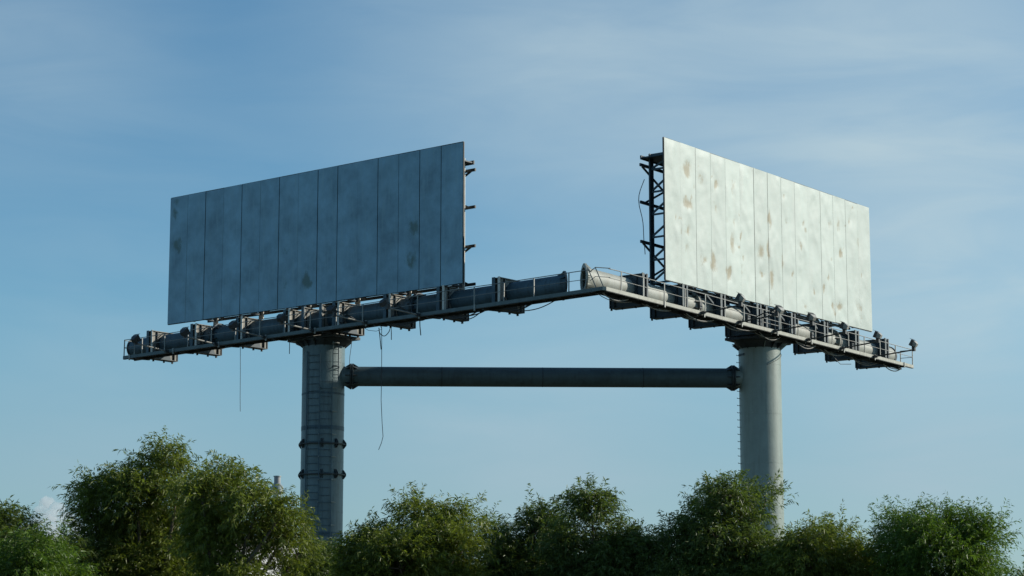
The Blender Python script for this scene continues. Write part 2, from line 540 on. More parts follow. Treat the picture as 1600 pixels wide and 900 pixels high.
def board(w, label, sheet_mat, seams, stains, amp, trussmat, postmat, rear_mat, seed, stain_src):
    base = w(BW / 2, -0.1, 0)
    root = thing('billboard', label, 'billboard', base, 'blank twin billboards on the steel columns')
    st = []
    for x, y, rx, ry, s_ in stains:
        ox, oy, k = stain_src
        u, z = px_on_board(w, ox + x / k, oy + y / k)
        st.append((u, z, rx / k / 15.5 if w is WR else rx / k / 20.0, ry / k / 27.0, s_))
    n = 15
    sw = BW / n
    for i in range(n):
        g0 = 0.012 if i in seams else 0.005
        g1 = 0.012 if i + 1 in seams else 0.005
        if i == 0:
            g0 = 0
        if i == n - 1:
            g1 = 0
        u0, u1 = i * sw + g0, (i + 1) * sw - g1
        tilt = random.uniform(-1, 1) * amp * 0.25
        dv, dz0, dz1 = random.uniform(0, .016), random.uniform(-.012, .012), random.uniform(-.02, .02)
        gk = 1.8 if w is WL else 1.0
        u0, u1 = u0 + g0 * (gk - 1), u1 - g1 * (gk - 1)
        nu, nv = 10, 48
        mb = MB()
        sv = []
        for b in range(nv + 1):
            for a in range(nu + 1):
                u = u0 + (u1 - u0) * a / nu
                z = dz0 + (BH + dz1 - dz0) * b / nv
                e = min(1, min(a, nu - a) / 1.6) * min(1, min(b, nv - b) / 2.0)
                q = Vector((u * 0.75, z * 0.42, seed + i * 3.7))
                h = noise.noise(q) * 0.9 + abs(noise.noise(q * 2.1 + Vector((5, 1, 2)))) * 0.7 + noise.noise(q * 4.3) * 0.22
                # shallow diagonal creases where the sheet has buckled
                h += 0.5 * max(0, 1 - abs(noise.noise(Vector((u * 0.9 + z * 0.35, z * 0.12 - u * 0.1, seed + i)))) * 7)
                s = 0.0
                wu = u + .22 * noise.noise(Vector((u * 1.7, z * 1.3, seed + 40)))
                wz = z + .38 * noise.noise(Vector((u * 1.5, z * 1.1, seed + 60)))
                for su, sz, ru, rz, ss in st:
                    dd = ((wu - su) / ru) ** 2 + ((wz - sz) / rz) ** 2
                    if dd < 6:
                        s = max(s, min(1, ss * (1.3 if w is WR else .85)) * math.exp(-dd * 0.8))
                h -= 0.9 * s if amp > 0.02 else 0
                mb.v.append(w(u, dv + tilt * (a / nu - .5) + amp * h * e, z))
                sv.append(s)
        for b in range(nv):
            for a in range(nu):
                k = b * (nu + 1) + a
                mb.f.append((k, k + 1, k + nu + 2, k + nu + 1))
        ob = mb.build('sheet', sheet_mat, root, smooth=60, stain=sv)
    # backing sheet behind the seams, and thin edge trims proud of the face
    bk = MB()
    bk.hexa([w(0.02, -0.10, 0.02), w(BW - 0.02, -0.10, 0.02), w(BW - 0.02, -0.07, 0.02), w(0.02, -0.07, 0.02),
             w(0.02, -0.10, BH - 0.02), w(BW - 0.02, -0.10, BH - 0.02), w(BW - 0.02, -0.07, BH - 0.02), w(0.02, -0.07, BH - 0.02)])
    bk.build('backing_sheet', M['backing'], root)
    for a, b in (((0, 0), (BW, 0)), ((0, BH), (BW, BH)), ((0, 0), (0, BH)), ((BW, 0), (BW, BH))):
        MB().bar(w(a[0], -0.06, a[1]), w(b[0], -0.06, b[1]), 0.07, 0.07, up=w.n).build('edge_trim', M['steel_dark'], root)
    # trusses behind the face
    FV, RV = -0.20, -2.10
    us = [1.75 + 4.03 * k for k in range(6)]
    for k, u in enumerate(us):
        MB().bar(w(u, FV, -0.02), w(u, FV, BH - 0.15), 0.14, 0.14, up=w.d).build('front_post', trussmat, root)
        rp_ = MB()
        rp_.bar(w(u, RV, -0.02), w(u, RV, BH - 0.35), 0.20, 0.05, up=w.n)
        rp_.bar(w(u + .09, RV + .1, -0.02), w(u + .09, RV + .1, BH - 0.35), 0.05, 0.22, up=w.d)
        rp_.bar(w(u - .09, RV + .1, -0.02), w(u - .09, RV + .1, BH - 0.35), 0.05, 0.22, up=w.d)
        rp_.build('rear_post', postmat, root)
        zs = [0.25, 1.55, 2.85, 4.15, 5.45, 6.75, 7.6]
        for j, z in enumerate(zs):
            MB().bar(w(u, FV - .07, z), w(u, RV + .10, z), 0.09, 0.10).build('brace', trussmat, root)
            if j < len(zs) - 1:
                z1 = zs[j + 1]
                MB().bar(w(u + .03, FV - .07, z1 - .08), w(u + .03, RV + .12, z + .08), 0.09, 0.10).build('brace', trussmat, root)
    for z in (0.35, 2.55, 4.8, 6.95):
        MB().bar(w(us[0] - 0.75, RV - 0.17, z), w(us[-1] + 1.0, RV - 0.17, z), 0.10, 0.16).build('purlin', rear_mat, root)
    for z in (0.12, 1.9, 3.6, 5.3, 7.2):
        MB().bar(w(0.25, -0.155, z), w(BW - 0.25, -0.155, z), 0.07, 0.11).build('purlin', rear_mat, root)
    for k in range(5):
        for a, b in ((0.35, 2.55), (4.8, 6.95)):
            MB().bar(w(us[k] - .25, RV - 0.28, a), w(us[k + 1] + .2, RV - 0.28, b), 0.08, 0.10).build('rear_brace', rear_mat, root)
            MB().bar(w(us[k] - .25, RV - 0.36, b), w(us[k + 1] + .2, RV - 0.36, a), 0.08, 0.10).build('rear_brace', rear_mat, root)
    # narrow service shelf along the top of the trusses
    MB().bar(w(us[0] - 0.55, -1.35, BH - 0.62), w(us[-1] + .6, -1.35, BH - 0.62), 1.9, 0.07).build('top_shelf', rear_mat, root)
    MB().bar(w(us[0] - 0.6, RV - .22, BH - 0.60), w(us[-1] + .6, RV - .22, BH - 0.60), 0.09, 0.22).build('shelf_edge', rear_mat, root)
    # diagonal knee from the foot of the first front post to the board's inner edge
    for k in range(5 if w is WR else 0):
        MB().bar(w(us[k] + .2, -0.32, -0.08), w(us[k + 1] - .2, -0.32, -0.08), 0.10, 0.14).build('bottom_rail', rear_mat, root)
        MB().bar(w(us[k + 1] - .1, -0.30, -.75), w(us[k + 1] - 1.2, -0.30, -0.15), 0.08, 0.10).build('knee_brace', rear_mat, root)
    return root


S_L = {2, 4, 6, 7, 9, 11, 13}
S_L = {15 - k for k in (2, 4, 6, 8, 9, 11, 13)} | {15 - 14}
S_R = {2, 4, 6, 9, 11, 13}
bl = board(WL, 'blank billboard in blue-grey shade, its seamed sheets streaked with grime, above the laddered column', M['sheet_shaded'], S_L, STAINS_L, 0.010,
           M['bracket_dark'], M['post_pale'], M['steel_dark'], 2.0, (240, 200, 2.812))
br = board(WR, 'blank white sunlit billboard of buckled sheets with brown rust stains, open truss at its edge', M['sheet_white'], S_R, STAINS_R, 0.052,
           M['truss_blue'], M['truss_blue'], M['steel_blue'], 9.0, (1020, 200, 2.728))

# ------------------------------------------------------------------ support beams: torsion tube, flanges, brackets
PL = [-2.22 + 4.02 * k for k in range(8)]
# the two beams once met in a mitred joint: its plane holds the bisector of the V
bis = (WL.d + WR.d).normalized()
mit_n = Vector((bis.y, -bis.x, 0))


def ring_at(w, u, r, n=28):
    return [w.c(u, TV + r * math.cos(2 * math.pi * j / n), TZ + r * math.sin(2 * math.pi * j / n)) for j in range(n)]


def mitre(w, u, r, shift=0.0, n=28):
    """tube section pushed along the axis into the mitre plane through (u, tube axis)"""
    c = w.c(u, TV, TZ)
    out = []
    for p in ring_at(w, u, r, n):
        t = (c - p).dot(mit_n) / w.d.dot(mit_n)
        out.append(p + w.d * t + mit_n * shift)
    return out


def beam(w, label, tube_m, br_m, edge_m):
    root = thing('support_beam', label, 'support beam', w.c(11.9, TV, TZ - TR), 'tubular beams under the billboards')
    cuts = [-6.25, 4.2, 20.6, 28.4]
    for a, b in zip(cuts[:-1], cuts[1:]):
        t = MB()
        if a < 0:
            sg = -1 if w is WR else 1
            rings = [mitre(w, a, TR), ring_at(w, a + 1.5, TR), ring_at(w, b - .1, TR)]
            t.loft(rings)
            t.loft([mitre(w, a, TR - .03), ring_at(w, a + 1.6, TR - .03)])
        else:
            t.loft([ring_at(w, a + .1, TR), ring_at(w, b - (.1 if b < 25 else 0), TR)], cap=True)
        t.build('tube_segment', tube_m, root, smooth=40)
    for a in cuts[1:3]:
        for s in (-.09, .02):
            MB().loft([ring_at(w, a + s, .80), ring_at(w, a + s + .07, .80)], cap=True).build('tube_flange', edge_m if s < 0 else M['steel_dark'], root, smooth=40)
        gs = MB()
        for j in range(12):
            t = 2 * math.pi * j / 12 + .2
            for s in (-1, 1):
                p = lambda u, r: w.c(a + s * u, TV + r * math.cos(t), TZ + r * math.sin(t))
                gs.bar(p(.09, .66), p(.36, .60), .03, .18, up=p(0, 1) - p(0, 0))
        gs.build('gussets', M['steel_dark'], root)['kind'] = 'stuff'
    # mitred end flange, open to the missing joint
    e = cuts[0]
    sg = 1 if (w.d.dot(mit_n) > 0) else -1
    fl = MB()
    fl.loft([mitre(w, e, TR - .02), mitre(w, e, .79), mitre(w, e, .79, sg * .09), mitre(w, e, TR - .02, sg * .09)], close=True)
    fl.build('end_flange', edge_m, root, smooth=40)
    gm = MB()
    for j in range(10):
        k = int(j * 2.8)
        p0 = mitre(w, e, .74, sg * .10)[k]
        p1 = mitre(w, e, TR, sg * .10)[k]
        p2 = ring_at(w, e + 1.5, TR)[k]
        p2 = p1 + (p2 - p1).normalized() * .45
        th = (Vector((0, 0, 1)).cross(p0 - p1)).normalized() * .02 if abs((p0 - p1).normalized().z) < .95 else bis * .02
        gm.add([p0 - th, p1 - th, p2 - th, p0 + th, p1 + th, p2 + th], [(0, 1, 2), (3, 5, 4), (0, 3, 4, 1), (1, 4, 5, 2), (2, 5, 3, 0)])
    gm.build('end_gussets', edge_m, root)['kind'] = 'stuff'
    # box brackets clamped round the tube
    V0, V1, Z0, Z1 = -2.15, -0.02, -1.78, -0.06
    extra = [10.9, 12.35]
    for u in PL + extra:
        ex = u in extra
        b = MB()
        z0 = Z0
        def P(uu, v, z): return w.c(uu, v, z)
        nn = 24
        # web with a round hole for the tube
        outer, inner = [], []
        for j in range(nn):
            t = 2 * math.pi * j / nn + math.pi / 4
            c, s = math.cos(t), math.sin(t)
            k = 1 / max(abs(c), abs(s))
            outer.append((TV + (c * k) * (V1 - V0) / 2 + ((V0 + V1) / 2 - TV), TZ + s * k * (Z1 - Z0) / 2 + ((Z0 + Z1) / 2 - TZ)))
            inner.append((TV + c * (TR + .012), TZ + s * (TR + .012)))
        b.loft([[P(u - .02, *p) for p in outer], [P(u - .02, *p) for p in inner], [P(u + .02, *p) for p in inner], [P(u + .02, *p) for p in outer]], close=True)
        du = 0.0 if ex else (-.38 if w is WL else .38)          # a box bracket has two webs
        if du:
            b.loft([[P(u + du - .02, *p) for p in outer], [P(u + du - .02, *p) for p in inner], [P(u + du + .02, *p) for p in inner], [P(u + du + .02, *p) for p in outer]], close=True)
        ob = b.build('bracket', br_m, root)
        if du:
            for v in (V0, V1):
                MB().bar(P(u + du, v, Z0), P(u + du, v, Z1 + .05), .14, .045, up=w.n).build('bracket_edge', M['bracket_dark'] if w is WR else M['post_pale'] if v == V1 else M['steel_dark'], ob)
        for v in (V0, V1):
            MB().bar(P(u, v, Z0), P(u, v, Z1 + .05), .22, .045, up=w.n).build('bracket_edge', M['bracket_dark'] if w is WR else M['tube_shade_blue'] if v == V1 else br_m, ob)
            if v == V1 and w is WR:
                MB().bar(P(u - .10, v + .03, Z0), P(u - .10, v + .03, Z1 + .05), .045, .03, up=w.n).build('edge_angle', M['galv_dark'], ob)
        for z in (Z0, Z1):
            MB().bar(P(u + du / 2, V0 + .025, z), P(u + du / 2, V1 - .025, z), .20 + abs(du), .04).build('bracket_edge', br_m if z == Z1 else M['steel_dark'], ob)
        if not ex:
            s_ = -.07 if w is WR else -.45
            MB().bar(P(u + s_, V1 - .38, Z0 + .03), P(u + s_, V1 - .38, Z1 - .03), .10, .05, up=w.n).build('stiffener', M['steel_dark'], ob)
            MB().bar(P(u + s_, V1 - .36, Z1 - .55), P(u + s_, V1 - .85, Z1 - .12), .08, .08).build('stiffener', br_m, ob)
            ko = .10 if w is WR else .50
            kp = MB()  # dark plate added to stand for the deck's shade on the lower web
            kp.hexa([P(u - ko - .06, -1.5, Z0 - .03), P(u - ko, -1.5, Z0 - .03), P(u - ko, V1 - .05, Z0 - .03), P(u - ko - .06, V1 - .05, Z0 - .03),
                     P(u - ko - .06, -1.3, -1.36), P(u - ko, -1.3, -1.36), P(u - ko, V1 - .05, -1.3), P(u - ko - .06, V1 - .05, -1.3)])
            kp.build('shade_plate', M['steel_blue'], ob)
            MB().bar(P(u + s_, V0 + .3, Z0 + .03), P(u + s_, V0 + .3, Z0 + .62), .10, .05, up=w.n).build('stiffener', M['steel_dark'], ob)
            for v in (V0 + .05, V0 + .75, V1 - .5):
                MB().bar(P(u - .06, v, Z0 - .07), P(u + .06, v, Z0 - .07), .06, .10).build('clip', M['steel_dark'], ob)
        else:
            MB().bar(P(u + .05, V1 - .3, Z0 + .03), P(u + .05, V1 - .3, Z1 - .03), .14, .10, up=w.n).build('stiffener', M['steel_dark'], ob)
    # end plate rim
    MB().loft([ring_at(w, 28.36, .66), ring_at(w, 28.46, .66)], cap=True).build('end_cap', M['steel_dark'], root, smooth=40)
    return root


beam(WL, 'shade-toned tubular beam with pale box brackets under the shaded billboard', M['tube_shade_blue'], M['bracket_pale'], M['steel_blue'])
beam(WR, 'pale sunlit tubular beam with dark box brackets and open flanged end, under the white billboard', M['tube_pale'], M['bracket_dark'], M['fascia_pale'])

# ------------------------------------------------------------------ columns
PUL, PUR = 11.70, 11.95
pl, pr = WL.c(PUL, TV, 0), WR.c(PUR, TV, 0)
PRAD = 1.245


def zpx(py, y):
    return cp(800, py, y).z


def circ(c, r, z, n=48):
    return [(c.x + r * math.cos(2 * math.pi * j / n), c.y + r * math.sin(2 * math.pi * j / n), z) for j in range(n)]


def column(w, c, label, m, pu):
    top = c.z - 2.0
    root = thing('steel_column', label, 'column', (c.x, c.y, 0), 'round steel columns carrying the billboards')
    sh = MB()
    zs = [0, 6, 10, 14, 18, top]
    sh.loft([circ(c, PRAD, z, 64) for z in zs], cap=True)
    sh.build('shaft', m, root, smooth=40)
    MB().loft([circ(c, PRAD + .55, 0, 32), circ(c, PRAD + .55, .08, 32)], cap=True).build('base_plate', M['steel_dark'], root)
    # weld seams round the shaft
    for z in np.arange(top - 1.35, 3, -2.9):
        MB().loft([circ(c, PRAD - .01, z - .02), circ(c, PRAD + .008, z - .012), circ(c, PRAD + .008, z + .012), circ(c, PRAD - .01, z + .02)]).build('weld_seam', m, root, smooth=60)
    # head: plate under the brackets, flared cone and gusset fins
    hp = MB()
    a, b = 9.75, 13.45
    hp.hexa([w.c(a, -2.2, -2.02), w.c(b, -2.2, -2.02), w.c(b, .12, -2.02), w.c(a, .12, -2.02),
             w.c(a, -2.2, -1.87), w.c(b, -2.2, -1.87), w.c(b, .12, -1.87), w.c(a, .12, -1.87)])
    hp.build('head_plate', M['steel_dark'], root)
    zt = w.c(pu, 0, -2.02).z + .01
    hop = []
    for zz, a_, b_ in ((zt - .36, PRAD + .01, PRAD + .01), (zt - .30, PRAD + .12, PRAD + .02), (zt - .08, 1.95, PRAD + .03), (zt, 2.0, PRAD + .03)):
        ring = []
        for j in range(40):
            t = 2 * math.pi * j / 40
            p = w.d * (a_ * math.cos(t)) + w.n * (b_ * math.sin(t))
            ring.append((c.x + p.x, c.y + p.y, zz))
        hop.append(ring)
    MB().loft(hop).build('head_skirt', M['steel_dark'], root, smooth=40)
    for j in range(16):
        t = 2 * math.pi * j / 16 + .1
        r_ = Vector((math.cos(t), math.sin(t), 0))
        s_ = Vector((-r_.y, r_.x, 0)) * .02
        p0, p1, p2 = c.copy(), c.copy(), c.copy()
        p0 = Vector((c.x, c.y, zt - .42)) + r_ * (PRAD + .005)
        p1 = Vector((c.x, c.y, zt - .06)) + r_ * (PRAD + .005)
        p2 = Vector((c.x, c.y, zt - .06)) + r_ * (PRAD + .42)
        MB().add([p0 - s_, p1 - s_, p2 - s_, p0 + s_, p1 + s_, p2 + s_], [(0, 1, 2), (3, 5, 4), (0, 3, 4, 1), (1, 4, 5, 2), (2, 5, 3, 0)]).build('gusset', M['steel_dark'] if w is WL or j % 3 else M['grey_paint'], root)
    return root


cl = column(WL, pl, 'shade-toned steel column with climbing ladders and two flange rings, under the shaded billboard', M['grey_paint_shaded'], PUL)
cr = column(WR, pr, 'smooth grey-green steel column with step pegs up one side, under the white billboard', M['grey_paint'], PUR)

# flange rings and lugs on the laddered column
yl = pl.y - PRAD
for py in (692, 740):
    z = zpx(py, yl)
    MB().loft([circ(pl, PRAD - .01, z - .03), circ(pl, PRAD + .15, z - .03), circ(pl, PRAD + .15, z + .03), circ(pl, PRAD - .01, z + .03)], close=True).build('flange_ring', M['steel_dark'], cl, smooth=30)
    for t in (-92, -53, -14, 27, 72, 118, 163, 208):
        t = math.radians(t + 6)
        r_ = Vector((math.cos(t), math.sin(t), 0))
        p = Vector((pl.x, pl.y, z)) + r_ * (PRAD - .01)
        s_ = Vector((-r_.y, r_.x, 0))
        lg = MB()
        for s in (-.05, .05):
            o_ = p + s_ * s
            h = s_ * .02
            pts = [o_ + Vector((0, 0, -.24)), o_ + r_ * .05 + Vector((0, 0, -.24)), o_ + r_ * .19 + Vector((0, 0, -.05)), o_ + r_ * .19 + Vector((0, 0, .08)), o_ + r_ * .05 + Vector((0, 0, .29)), o_ + Vector((0, 0, .29))]
            lg.add([q - h for q in pts] + [q + h for q in pts], [(0, 1, 2, 3, 4, 5), (11, 10, 9, 8, 7, 6)] + [(i, (i + 1) % 6, (i + 1) % 6 + 6, i + 6) for i in range(6)])
        lg.build('flange_lug', M['steel_dark'], cl)


for py, hh in ((613, .05), (667, .12), (834, .13)):
    z = zpx(py, yl)
    MB().loft([circ(pl, PRAD - .01, z - hh - .01), circ(pl, PRAD + .012, z - hh), circ(pl, PRAD + .012, z + hh), circ(pl, PRAD - .01, z + hh + .01)]).build('splice_band', M['tube_shade_blue'], cl, smooth=50)


# ladders: straight rails stood off the front of the column, rung by rung
def lx(px, yy):
    return (px - 800) / F_PX * (yy * math.cos(PITCH) + (zpx(640, yy) - CAM_H) * math.sin(PITCH))


def surf(c, x, off):
    dx = max(-PRAD * .999, min(PRAD * .999, x - c.x))
    return c.y - math.sqrt(max(0, PRAD ** 2 - dx * dx)) - off


zt_l, zb_l = zpx(548, yl), 3.2
xa, xb, xc = lx(478.5, yl), lx(499.5, yl), lx(518.5, yl)
ya, yb, yc = surf(pl, xa, .10), surf(pl, xb, .18), surf(pl, xc, .12)
lad = thing('ladder', 'pair of rusty climbing ladders fixed up the face of the laddered column', 'ladder', (xb, yb, zb_l))
for x, y, r in ((xa, ya, .030), (xb, yb, .022), (xc, yc, .018)):
    MB().bar((x, y, zb_l), (x, y, zt_l if x != xc else zpx(592, yl)), 2 * r, 2 * r).build('rail', M['tube_shade_blue'], lad)
z = zt_l - .25
k = 0
while z > zb_l + .2:
    MB().tube([(xa, ya, z), (xb, yb, z)], .015, 6).build('rung', M['tube_shade_blue'], lad)
    z -= .42
z = zpx(596, yl)
while z > zb_l + .2:
    MB().tube([(xb, yb, z), (xc, yc, z)], .013, 6).build('rung', M['tube_shade_blue'], lad)
    z -= .46 if k % 3 else .40
    k += 1
for py in (605, 642, 678, 713, 749, 784, 820):
    z = zpx(py, yl)
    xe = lx(525, yl)
    MB().bar((xc, yc, z), (xe, surf(pl, xe, -.02), z), .06, .05).build('wall_tie', M['galv_dark'], lad)
    MB().bar((xb - .02, yb - .05, z - .02), (xb - .02, surf(pl, xb, -.02), z - .02), .06, .06).build('wall_tie', M['galv_dark'], lad)
# short upper ladder from the column to the platform
x1, x2 = lx(519.5, yl), lx(528, yl)
y1, y2 = surf(pl, x1, .32), surf(pl, x2, .32)
y1 = y2 = min(y1, y2)
l2 = thing('ladder', 'short grey ladder with hoop, at the top right of the laddered column below the catwalk', 'ladder', (x1, y1, zpx(594, yl)))
for x, zz in ((x1, zpx(590, yl)), (x2, zpx(594, yl))):
    MB().bar((x, y1, zz), (x, y1, zpx(524, yl)), .05, .05).build('rail', M['galv_dark'] if x == x1 else M['steel_blue'], l2)
for py in (546, 553, 566, 573, 579, 586, 591):
    MB().tube([(x1, y1, zpx(py, yl)), (x2, y1, zpx(py, yl))], .02, 6).build('rung', M['steel_blue'], l2)
for py in (537, 573):
    hp = [(x1 - .02, y1, zpx(py, yl))] + [((x1 + x2) / 2 - math.cos(t) * .2, y1 - math.sin(t) * .25 - .02, zpx(py, yl)) for t in np.linspace(.2, 2.9, 7)] + [(x2 + .02, y1, zpx(py, yl))]
    MB().tube(hp, .035, 6).build('hoop', M['galv'] if py == 537 else M['steel_blue'], l2)
    for x in (x1, x2):
        MB().bar((x, y1, zpx(py, yl)), (x, surf(pl, x, -.02), zpx(py, yl)), .05, .04).build('wall_tie', M['steel_blue'], l2)

# step pegs on the white billboard's column
sg_t = math.radians(186)
pd = Vector((math.cos(sg_t), math.sin(sg_t), 0))
z = cp(1150, 545, pr.y).z
while z > 5:
    if abs(z - cp(1150, 590, pr.y).z) > .8:
        p = Vector((pr.x, pr.y, z)) + pd * (PRAD - .02)
        q = p + pd * .17
        MB().tube([p, q, q + Vector((0, 0, .045))], .020, 6).build('step_peg', M['steel_dark'], cr)
    z -= .425
# small junction plate near the top of that column
x = lx(1159, pr.y)
MB().bar((x - .12, surf(pr, x - .12, .02), zpx(556, pr.y)), (x + .12, surf(pr, x + .12, .02), zpx(556, pr.y)), .10, .12).build('cable_plate', M['steel_dark'], cr)
# hoop strap with trailing tail at the head of the sunlit column
hs = []
for t in np.linspace(-75, 20, 16):
    a = math.radians(t)
    k = (t + 75) / 95
    hs.append((pr.x + (PRAD + .02) * math.cos(a), pr.y + (PRAD + .02) * math.sin(a), zpx(566, yl) + k * .95))
MB().tube(hs, .022, 6).build('loose_strap', M['galv_dark'], cr)

# ------------------------------------------------------------------ tie tube between the columns
tz = cp(800, 589.5, (pl.y + pr.y) / 2).z
t0, t1 = Vector((pl.x, pl.y, tz)), Vector((pr.x, pr.y, tz))
td = (t1 - t0).normalized()
TRD = .578
tie = thing('tie_tube', 'dark horizontal steel tube joining the two columns', 'tube', (t0 + t1) / 2 - Vector((0, 0, TRD)))


def tring(s, r, n=32):
    side = Vector((-td.y, td.x, 0))
    c = t0 + td * s
    return [c + side * (r * math.cos(2 * math.pi * j / n)) + Vector((0, 0, r * math.sin(2 * math.pi * j / n))) for j in range(n)]


LT = (t1 - t0).length
fl0, fl1 = PRAD + .42, LT - PRAD - .38
MB().loft([tring(fl0 + .1, TRD), tring(LT / 2, TRD), tring(fl1 - .1, TRD)]).build('tube', M['tie_paint'], tie, smooth=40)
MB().loft([tring(PRAD - .35, TRD), tring(fl0 - .1, TRD)]).build('stub', M['grey_paint_shaded'], tie, smooth=40)
MB().loft([tring(fl1 + .1, TRD), tring(LT - PRAD + .35, TRD)]).build('stub', M['grey_paint'], tie, smooth=40)
for f in (LT * .27, LT * .5, LT * .73):
    MB().loft([tring(f - .03, TRD - .01), tring(f - .02, TRD + .008), tring(f + .02, TRD + .008), tring(f + .03, TRD - .01)]).build('weld_seam', M['steel_dark'], tie, smooth=60)
for f in (fl0, fl1):
    for s in (-.10, .015):
        MB().loft([tring(f + s, .76), tring(f + s + .085, .76)], cap=True).build('flange', M['steel_dark'], tie, smooth=30)
    for j in range(8):
        t = 2 * math.pi * j / 8 + math.pi / 2
        side = Vector((-td.y, td.x, 0))
        rr = side * math.cos(t) + Vector((0, 0, math.sin(t)))
        tt = (side * -math.sin(t) + Vector((0, 0, math.cos(t)))) * .03
        gm = MB()
        for sg in (-1, 1):
            c = t0 + td * (f + sg * .1)
            a0, a1, a2 = c + rr * .75, c + rr * (TRD - .01), c + rr * (TRD - .01) + td * sg * .30
            gm.add([a0 - tt, a1 - tt, a2 - tt, a0 + tt, a1 + tt, a2 + tt], [(0, 1, 2), (3, 5, 4), (0, 3, 4, 1), (1, 4, 5, 2), (2, 5, 3, 0)])
        gm.build('gusset', M['steel_dark'], tie)

# ------------------------------------------------------------------ catwalks
DV0, DV1, DZ = 0.10, 1.0, -1.62
apexL, apexR = WL.c(-10.35, DV1, DZ), WR.c(-7.55, DV1, DZ)
APEX = (apexL + apexR) / 2
ENDU = {'L': 27.0, 'R': 27.7}


def catwalk(w, k, label, fascia_m, rail_m, start):
    eu = ENDU[k]
    root = thing('catwalk', label, 'catwalk', w.c(12, .5, DZ - .2), 'catwalks along the billboards')

    def q(u, v, z):              # joins the apex at the inner end
        p = w.c(u, v, DZ + z)
        return p
    inner = start
    # deck plates bay by bay
    ub = [inner] + [u for u in np.arange(math.ceil(inner) + 1, eu - 1, 4.02)] + [eu]
    for a, b in zip(ub[:-1], ub[1:]):
        d = MB()
        d.hexa([q(a + .01, DV0, -.06), q(b - .01, DV0, -.06), q(b - .01, DV1 - .04, -.06), q(a + .01, DV1 - .04, -.06),
                q(a + .01, DV0, -.01), q(b - .01, DV0, -.01), q(b - .01, DV1 - .04, -.01), q(a + .01, DV1 - .04, -.01)])
        d.build('deck_plate', M['deck'], root)
    MB().bar(q(inner, DV1, -.10), q(eu, DV1, -.10), .06, .19).build('front_channel', fascia_m, root)
    MB().bar(q(inner, DV1 - .05, -.21), q(eu, DV1 - .05, -.21), .14, .03).build('front_channel', M['deck'], root)
    MB().bar(q(inner, DV0, -.13), q(eu, DV0, -.13), .06, .18).build('rear_channel', M['deck'], root)
    for u in np.arange(inner + .5, eu, 1.0):
        MB().bar(q(u, DV0 + .03, -.12), q(u, DV1 - .03, -.12), .06, .11).build('joist', M['deck'], root)
    # support cleats to each bracket
    for u in PL:
        MB().bar(q(u, -.2, -.19), q(u, DV1 - .1, -.25), .12, .12).build('outrigger', M['steel_dark'], root)
        MB().bar(q(u + .45, DV1 + .05, -.32), q(u + .45, DV1 + .05, .02), .09, .06, up=w.n).build('cleat', rail_m, root)
    # railing
    posts = [u for u in np.arange(-5.85, eu - .6, 2.075)] + [eu - .05]
    if k == 'L':
        posts = [-8.2] + posts
    for i, u in enumerate(posts):
        jx = random.uniform(-.03, .03)
        MB().bar(q(u, DV1 - .01, -.12), q(u + jx, DV1 - .01, 1.0), .05, .05, up=w.d).build('railing_post', rail_m, root)
    for z, r in ((1.0, .024), (.52, .018)):
        pts = []
        for u in [inner + (.3 if k == 'R' else .0)] + posts:
            pts.append(q(u, DV1 - .01, z + random.uniform(-.015, .015)))
        MB().tube(pts, r, 6).build('top_rail' if z == 1.0 else 'mid_rail', rail_m, root)
    # outer end frame
    for v in (DV0 + .05,):
        MB().bar(q(eu - .05, v, -.1), q(eu - .05, v, .97), .05, .05, up=w.d).build('railing_post', rail_m, root)
    for z in (.97, .5):
        MB().tube([q(eu - .05, DV1 - .02, z), q(eu - .05, DV0 + .05, z)], .020, 6).build('end_rail', rail_m, root)
    for u, v, z, sz in (((3.2, .2, .55, .26), (8.3, .25, .45, .30), (15.9, .2, .5, .24), (20.9, .25, .42, .28)) if k == 'R' else ((9.0, .2, .5, .3), (12.9, .25, .62, .34), (17.0, .2, .45, .26))):
        jb = MB().bar(q(u, v, z - sz * .7), q(u, v, z + sz * .7), sz, sz * .55, up=w.n).build('junction_box', M['steel_dark'], root)
        MB().tube([q(u, v, z - sz * .7), q(u + .05, v + .05, z - sz * .7 - .15), q(u + .02, v, -.02)], .022, 5).build('conduit', M['cable'], root)
    # conduits strung under the deck
    for i in range(9 if k == 'R' else 3):
        for j in range(2):
            u0 = (-6.8 + i * 3.95 if k == 'R' else (-5.2, -1.9, 2.2)[i]) + random.uniform(-.2, .2)
            ln = random.uniform(2.3, 3.4)
            v = random.uniform(.15, .75)
            sag = random.uniform(.16, .42)
            pts = [q(u0 + ln * t, v + .1 * math.sin(3 * t), -.24 - sag * 4 * t * (1 - t) * (1 - .4 * t)) for t in np.linspace(0, 1, 9)]
            MB().tube(pts, random.choice((.028, .034, .02)), 5).build('conduit', M['conduit'] if k == 'R' else M['cable'], root)
    return root


cwL = catwalk(WL, 'L', 'dark catwalk with slim railing running under the shaded billboard', M['fascia_shaded'], M['galv'], -9.6)
cwR = catwalk(WR, 'R', 'sunlit catwalk with pale edge channel and railing under the white billboard', M['fascia_pale'], M['galv'], -7.3)
